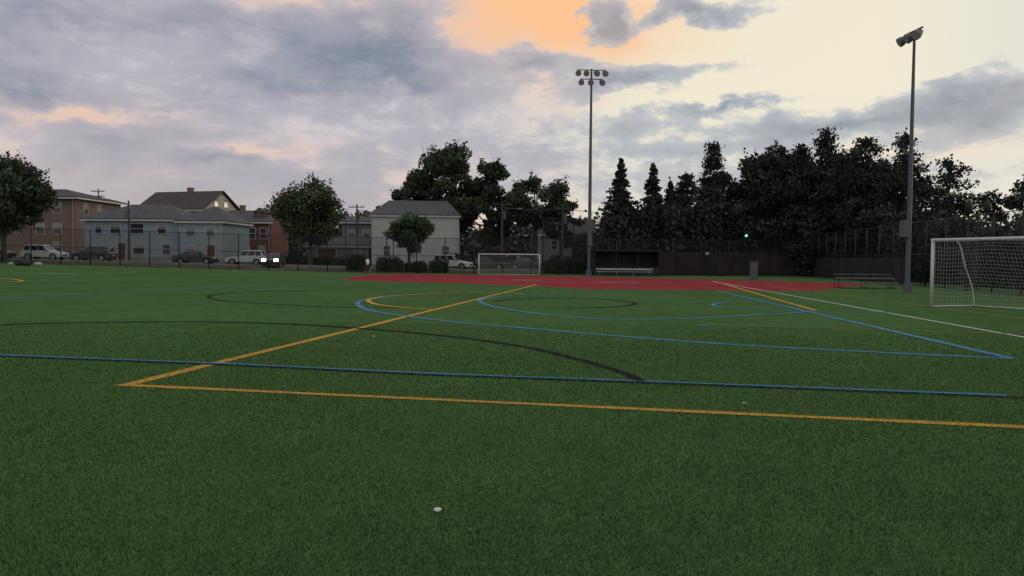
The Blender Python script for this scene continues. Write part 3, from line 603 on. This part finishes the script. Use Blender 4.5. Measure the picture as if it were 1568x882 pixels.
e=empty("utility_cabinet",(20.5,66.5,0)); b=MB(); b.box(-0.3,0.3,-0.25,0.25,0.0,0.1,1); b.box(-0.27,0.27,-0.22,0.22,0.1,1.5,0); b.box(-0.31,0.31,-0.26,0.26,1.5,1.56,0); b.box(-0.2,0.2,-0.235,-0.222,0.25,1.35,1); b.make("cabinet",[mat("grey_cabinet",(0.13,0.13,0.125),0.6,0.1,2),M_steel],e,bevel=0.015)
# ------------------------------------------------------------ utility poles and lamps
M_wood=mat("weathered_wood_pole",(0.09,0.075,0.06),0.95,0.3,4,0.3)
def utility_pole(x,y,h,lamp=False,rz=0,arms=1):
    e=empty("utility_pole",(x,y,ground_z(x,y)),rz); b=MB(); b.tube([(0,0,-0.2),(0,0,h)],[0.16,0.10],9)
    for k in range(arms):
        b.box(-1.1,1.1,-0.16,-0.10,h-0.5-0.8*k,h-0.38-0.8*k)
        for q in (-1,-0.6,0.6,1): b.tube([(q,-0.13,h-0.38-0.8*k),(q,-0.13,h-0.2-0.8*k)],[0.05,0.03],6,1)
    b.tube([(0.25,0.1,h-2.2),(0.25,0.1,h-1.3)],0.18,8,1)
    b.make("pole",[M_wood,M_steel],e)
    if lamp:
        l=MB(); l.tube([(0,0,h-1.2),(0.8,-0.2,h-0.9),(1.9,-0.3,h-0.95)],0.04,6); l.tube([(1.8,-0.3,h-0.97),(2.1,-0.32,h-0.99),(2.5,-0.33,h-1.0)],[0.06,0.16,0.09],8,1); l.make("street_lamp_arm",[M_steel,M_lamp],e)
    return e
utility_pole(-68.5,130,11.4,arms=2); utility_pole(-1.3,97,8.4,True,arms=1); utility_pole(-21.8,110,8.6); utility_pole(-47,96.2,7.4,True,math.radians(180),0); utility_pole(6.2,97,8.0)
wr=MB()
for k in (-0.9,0,0.9):
    for (xa,za),(xb,zb_) in (((-21.8,8.2),(-1.3,8.0)),((-1.3,8.0),(6.2,7.8)),((6.2,7.8),(34,8.2))):
        pts=[(xa+(xb-xa)*t,97+k*0.6+(12*(1-t) if xa<-20 else 0),za+(zb_-za)*t-1.0*4*t*(1-t)*abs(xb-xa)/28) for t in np.linspace(0,1,10)]; wr.tube(pts,0.014,3,cap=False)
wr.make("power_lines",[M_post])
e=empty("decorative_street_lamp",(29.6,50,0)); b=MB(); b.tube([(0,0,0),(0,0,0.9),(0,0,1.0),(0,0,4.7),(0,0,5.0)],[0.16,0.14,0.08,0.06,0.05],10)
for s in (-1,1):
    b.tube([(0,0,4.4),(s*0.3,0,4.35),(s*0.55,0,4.5),(s*0.6,0,4.75)],0.035,6); b.tube([(s*0.6,0,4.7),(s*0.6,0,4.85),(s*0.6,0,5.15),(s*0.6,0,5.4),(s*0.6,0,5.55),(s*0.6,0,5.72)],[0.08,0.17,0.23,0.2,0.1,0.02],10)
b.make("post_and_lanterns",[M_post],e,smooth=True)
e=empty("traffic_signal",(25.2,84.9,0.2)); b=MB(); b.tube([(0,0,0),(0,0,4.6)],0.07,8); b.box(-0.17,0.17,-0.32,-0.08,3.4,4.45)
for k in range(3): b.tube([(0,-0.325,3.6+0.33*k),(0,-0.46,3.6+0.33*k)],[0.14,0.13],10,0,cap=False)
b.make("pole_and_housing",[M_post],e); b=MB(); b.tube([(0,-0.323,4.1),(0,-0.335,4.1)],0.13,12); b.make("green_lens",[mat("green_signal",(0.05,0.5,0.2),0.4,emit=((0.10,0.9,0.35),4))],e)
e=empty("field_sign",(20.6,82.9,0)); b=MB(); b.tube([(0,0.06,0),(0,0.06,2.6)],0.03,6,1); b.box(-0.22,0.22,0.0,0.03,2.2,2.5,0); b.make("panel_and_post",[M_blind,M_post],e)
# ------------------------------------------------------------ cars
M_tire=mat("tyre_rubber",(0.015,0.015,0.016),0.8); M_rim=mat("alloy_rim",(0.35,0.36,0.37),0.3,metal=0.7); M_cg=mat("car_glass",(0.015,0.018,0.02),0.05,spec=0.7); M_tail=mat("tail_light",(0.30,0.01,0.01),0.3); M_head=mat("headlight_lens",(0.5,0.52,0.55),0.1); M_blackp=mat("black_plastic",(0.02,0.02,0.02),0.6)
M_lit=mat("lit_headlight",(1,1,1),0.3,emit=((1.0,0.93,0.78),40))
def car(name,x,y,rz,color,kind='suv',lit=False):
    L,W,H=(4.55,1.85,1.68) if kind=='suv' else (4.7,1.82,1.43)
    paint=mat(name+"_paint",color,0.25,spec=0.5); e=empty(name,(x,y,z1(x,y)-0.02),rz)
    wr=0.35 if kind=='suv' else 0.32; xf,xr=L*0.315,-L*0.30; belt=1.0 if kind=='suv' else 0.92; gc=0.26
    def arch(cx,r): return [(cx+r*math.cos(a),max(gc,wr+r*math.sin(a))) for a in np.linspace(math.pi,0,9)]
    ol=[(-L/2+0.12,gc)]+arch(xr,wr+0.07)+arch(xf,wr+0.07)+[(L/2-0.12,gc),(L/2,0.38),(L/2-0.02,0.62),(L/2-0.14,belt-0.20),(L*0.30,belt-0.06),(L*0.20,belt)]
    ol+= [(-L*0.47,belt+0.03),(-L/2+0.02,belt-0.1),(-L/2,0.5)] if kind=='suv' else [(-L*0.30,belt+0.02),(-L*0.46,belt-0.02),(-L/2,belt-0.16),(-L/2+0.02,0.45)]
    b=MB(); n=len(ol); st=[(-W/2,0.985),(-W/2+0.05,1.0),(0,1.01),(W/2-0.05,1.0),(W/2,0.985)]; vs=[]
    for yy,s in st:
        for px,pz in ol:
            edge=abs(yy)>W/2-0.01; vs.append((px*s,yy-(0.05*np.sign(yy) if (edge and pz>0.75) else 0),pz-(0.03 if edge and pz>0.7 else 0)))
    fs=[tuple(range(n)),tuple(range(5*n-1,4*n-1,-1))]
    for k in range(4):
        for i in range(n): fs.append((k*n+i,(k+1)*n+i,(k+1)*n+(i+1)%n,k*n+(i+1)%n))
    b.add(vs,fs)
    gb=(-L*0.465,L*0.21) if kind=='suv' else (-L*0.36,L*0.21); gt=(-L*0.40,L*0.045) if kind=='suv' else (-L*0.20,L*0.03); wb,wt=W/2-0.08,W/2-0.25
    A=[(gb[0],-wb,belt-0.02),(gb[1],-wb,belt-0.02),(gb[1],wb,belt-0.02),(gb[0],wb,belt-0.02)]; B=[(gt[0],-wt,H-0.03),(gt[1],-wt,H-0.03),(gt[1],wt,H-0.03),(gt[0],wt,H-0.03)]
    Cc=[(gt[0]+0.15,-wt+0.12,H),(gt[1]-0.2,-wt+0.12,H),(gt[1]-0.2,wt-0.12,H),(gt[0]+0.15,wt-0.12,H)]
    b.add(A+B+Cc,[(0,1,5,4),(1,2,6,5),(2,3,7,6),(3,0,4,7),(4,5,9,8),(5,6,10,9),(6,7,11,10),(7,4,8,11),(8,9,10,11)])
    b.make("body",[paint],e,bevel=0.02)
    g=MB(); A=[Vector(q) for q in A]; B=[Vector(q) for q in B]
    def pane(a,b_,c,d,nrm,u0,u1,v0=0.12,v1=0.9):
        P=lambda u,v:(a.lerp(b_,u)).lerp(d.lerp(c,u),v)+nrm*0.006
        g.add([P(u0,v0),P(u1,v0),P(u1,v1),P(u0,v1)],[(0,1,2,3)])
    for a,bq,c,d,nr,us in ((A[0],A[1],B[1],B[0],Vector((0,-1,0.25)),((0.06,0.30),(0.33,0.62),(0.65,0.95))),(A[3],A[2],B[2],B[3],Vector((0,1,0.25)),((0.06,0.30),(0.33,0.62),(0.65,0.95))),(A[1],A[2],B[2],B[1],Vector((0.8,0,0.6)),((0.06,0.94),)),(A[0],A[3],B[3],B[0],Vector((-0.9,0,0.3)),((0.08,0.92),))):
        for u0,u1 in us: pane(a,bq,c,d,nr,u0,u1)
    g.make("windows",[M_cg],e)
    wl=MB()
    for cx in (xf,xr):
        for s in (-1,1):
            y0=s*(W/2-0.23); y1=s*(W/2-0.01); wl.tube([(cx,y0,wr),(cx,y0+s*0.02,wr),(cx,y1-s*0.02,wr),(cx,y1,wr)],[wr*0.9,wr,wr,wr*0.92],18,0); wl.tube([(cx,y1-s*0.01,wr),(cx,y1+s*0.008,wr)],[wr*0.66,wr*0.62],12,1); wl.tube([(cx,y1,wr),(cx,y1+s*0.014,wr)],[wr*0.18,wr*0.15],8,0)
    wl.make("wheels",[M_tire,M_rim],e)
    d=MB()
    for s in (-1,1):
        yy=s*W*0.36; hw,z0,z1_=(0.20,0.56,0.80) if lit else (0.17,0.60,0.76)
        d.box(L/2-0.10,L/2+0.012 if lit else L/2-0.005,yy-hw,yy+hw,z0,z1_,2 if lit else 0); d.box(-L/2-0.012,-L/2+0.1,s*(W/2-0.25)-0.12,s*(W/2-0.25)+0.12,0.70,0.92,1)
        d.box(L*0.17,L*0.17+0.1,min(s*W/2,s*(W/2+0.17)),max(s*W/2,s*(W/2+0.17)),belt-0.02,belt+0.12,3)
    d.box(L/2-0.06,L/2+0.012,-0.42,0.42,0.42,0.66,3); d.box(-L/2-0.015,-L/2+0.04,-0.26,0.26,0.55,0.68,4); d.box(-L/2+0.05,L/2-0.05,-W/2+0.1,W/2-0.1,0.18,0.27,3)
    d.make("lights_and_trim",[M_head,M_tail,M_lit,M_blackp,M_trim],e); return e
WHc=(0.58,0.60,0.62)
car("parked_car",-52.6,88.2,0,WHc,'suv'); car("parked_car",-47.0,88.0,math.pi,(0.05,0.055,0.06),'suv'); car("parked_car",-58.6,88.3,0,(0.03,0.03,0.035),'suv')
car("parked_car",-35.5,88,0,(0.03,0.032,0.035),'sedan'); car("parked_car",-30.6,90.5,math.radians(180),(0.5,0.51,0.52),'suv')
car("approaching_car",-26.4,86.9,math.radians(-84),(0.06,0.06,0.065),'sedan',True)
car("parked_car",-6.9,89.5,math.radians(-12),WHc,'suv'); car("parked_car",1.7,91.5,0,(0.04,0.04,0.045),'sedan'); car("parked_car",-3.0,92,0,(0.04,0.045,0.06),'sedan')
# ------------------------------------------------------------ person
def person(name,x,y,rz,shirt,shorts):
    pts={};E=[]
    def P(n,co,r,par=None):
        pts[n]=(len(pts),co,r)
        if par: E.append((pts[par][0],pts[n][0]))
    P('pel',(0,0,0.95),0.135); P('waist',(0,0,1.10),0.120,'pel'); P('chest',(0.01,0,1.30),0.135,'waist'); P('neckb',(0.01,0,1.43),0.08,'chest'); P('neck',(0.02,0,1.50),0.050,'neckb'); P('jaw',(0.045,0,1.58),0.070,'neck'); P('head',(0.03,0,1.66),0.100,'jaw'); P('crown',(0.02,0,1.73),0.080,'head')
    for s,k,fw in ((1,'l',1),(-1,'r',-1)):
        P(k+'sh',(0.0,s*0.17,1.39),0.062,'chest'); P(k+'el',(-0.08*fw-0.02,s*0.23,1.13),0.043,k+'sh'); P(k+'wr',(0.08*fw*-1+0.12,s*0.24,0.90),0.028,k+'el'); P(k+'palm',(-0.08*fw+0.15,s*0.24,0.83),0.034,k+'wr')
        for i in range(4): P(k+'f%d'%i,(-0.08*fw+0.125+0.022*i,s*0.245,0.765+0.006*abs(i-1)),0.009,k+'palm'); P(k+'g%d'%i,(-0.08*fw+0.13+0.022*i,s*0.225,0.725+0.008*abs(i-1)),0.008,k+'f%d'%i)
        P(k+'th',(-0.08*fw+0.20,s*0.22,0.80),0.010,k+'palm')
        P(k+'hip',(0.0,s*0.09,0.88),0.09,'pel'); P(k+'kn',(0.14*fw+0.04,s*0.095,0.50),0.060,k+'hip')
        ax=0.20 if fw>0 else -0.28; az_=0.09 if fw>0 else 0.14
        P(k+'calf',((0.14*fw+0.04)*0.6+ax*0.4-0.02,s*0.095,0.34),0.055,k+'kn'); P(k+'an',(ax,s*0.095,az_),0.038,k+'calf'); P(k+'toe',(ax+0.17,s*0.10,0.035),0.035,k+'an')
    me=bpy.data.meshes.new("body"); me.from_pydata([v[1] for v in pts.values()],E,[]); o=bpy.data.objects.new("body",me); sc.collection.objects.link(o)
    sk=o.modifiers.new("skin",'SKIN')
    for k,v in enumerate(pts.values()): me.skin_vertices[0].data[k].radius=(v[2],v[2]); me.skin_vertices[0].data[k].use_root=(k==0)
    su=o.modifiers.new("sub",'SUBSURF'); su.levels=3; su.render_levels=3
    bpy.context.view_layer.update()
    dg=bpy.context.evaluated_depsgraph_get(); m2=bpy.data.meshes.new_from_object(o.evaluated_get(dg)); bpy.data.objects.remove(o)
    mats=[mat("skin_tone",(0.24,0.14,0.10),0.6),shirt,shorts,mat("hair",(0.02,0.015,0.012),0.8),mat("shoe",(0.30,0.30,0.30),0.7)]
    m2.materials.clear(); [m2.materials.append(q) for q in mats]
    for p in m2.polygons:
        c=p.center; i=0
        if c.z<0.11: i=4
        elif 0.52<c.z<0.99 and abs(c.y)<0.205: i=2
        elif 0.99<=c.z<1.455 and (abs(c.y)<0.20 or c.z>1.16): i=1
        elif c.z>1.69 or (c.z>1.56 and c.x<0.0): i=3
        p.material_index=i; p.use_smooth=True
    e=empty(name,(x,y,z1(x,y)),rz); link(bpy.data.objects.new("body",m2),e)
    f=MB(); f.tube([(0.135,0,1.645),(0.155,0,1.615)],[0.008,0.014],6,0)
    for s in (-1,1): f.tube([(0.02,s*0.095,1.645),(0.03,s*0.108,1.65)],[0.03,0.026],8,0); f.tube([(0.118,s*0.033,1.66),(0.124,s*0.033,1.66)],[0.012,0.008],8,1)
    f.box(0.110,0.118,-0.025,0.025,1.582,1.590,1); f.make("face_features",[mats[0],mats[3]],e,smooth=True)
person("walking_person",-13.1,71,math.radians(150),mat("white_shirt",(0.85,0.85,0.86),0.9),mat("dark_shorts",(0.03,0.03,0.035),0.9))
# ------------------------------------------------------------ bags, litter
M_bag=mat("black_nylon",(0.02,0.02,0.022),0.7); M_bagr=mat("white_panel",(0.4,0.4,0.4),0.7)
for bx,by,r,L,m2 in ((-47.3,75.3,0.22,0.8,0),(-46.4,75.0,0.20,0.7,0),(-45.6,75.4,0.19,0.6,1),(-48.1,75.2,0.16,0.4,1)):
    e=empty("sports_bag",(bx,by,z1(bx,by)),rng.uniform(-0.6,0.6)); b=MB(); b.tube([(-L/2,0,r*0.8),(-L/2+0.05,0,r*0.85),(-L/4,0,r*0.95),(L/4,0,r*0.93),(L/2-0.05,0,r*0.85),(L/2,0,r*0.8)],[r*0.6,r*0.85,r,r*0.97,r*0.85,r*0.6],12,m2)
    b.tube([(-L/5,-r*0.6,r*1.6),(-L/8,0,r*2.3),(L/8,0,r*2.3),(L/5,r*0.5,r*1.6)],0.02,5,0); b.make("bag",[M_bag,M_bagr],e,smooth=True)
M_scr=mat("crumpled_paper",(0.75,0.76,0.76),0.8,0.1,30)
def scrap(x,y,s,name="paper_scrap"):
    bm=bmesh.new(); bmesh.ops.create_icosphere(bm,subdivisions=3,radius=s)
    for v in bm.verts: v.co*=random.uniform(0.65,1.15); v.co.z*=0.55; v.co.x*=1.25
    bmesh.ops.translate(bm,verts=bm.verts,vec=(x,y,0.028+s*0.3)); me=bpy.data.meshes.new(name); bm.to_mesh(me); bm.free(); me.materials.append(M_scr); link(bpy.data.objects.new(name,me))
scrap(-0.48,5.12,0.022); scrap(2.72,9.1,0.014); scrap(-2.9,16.4,0.02)
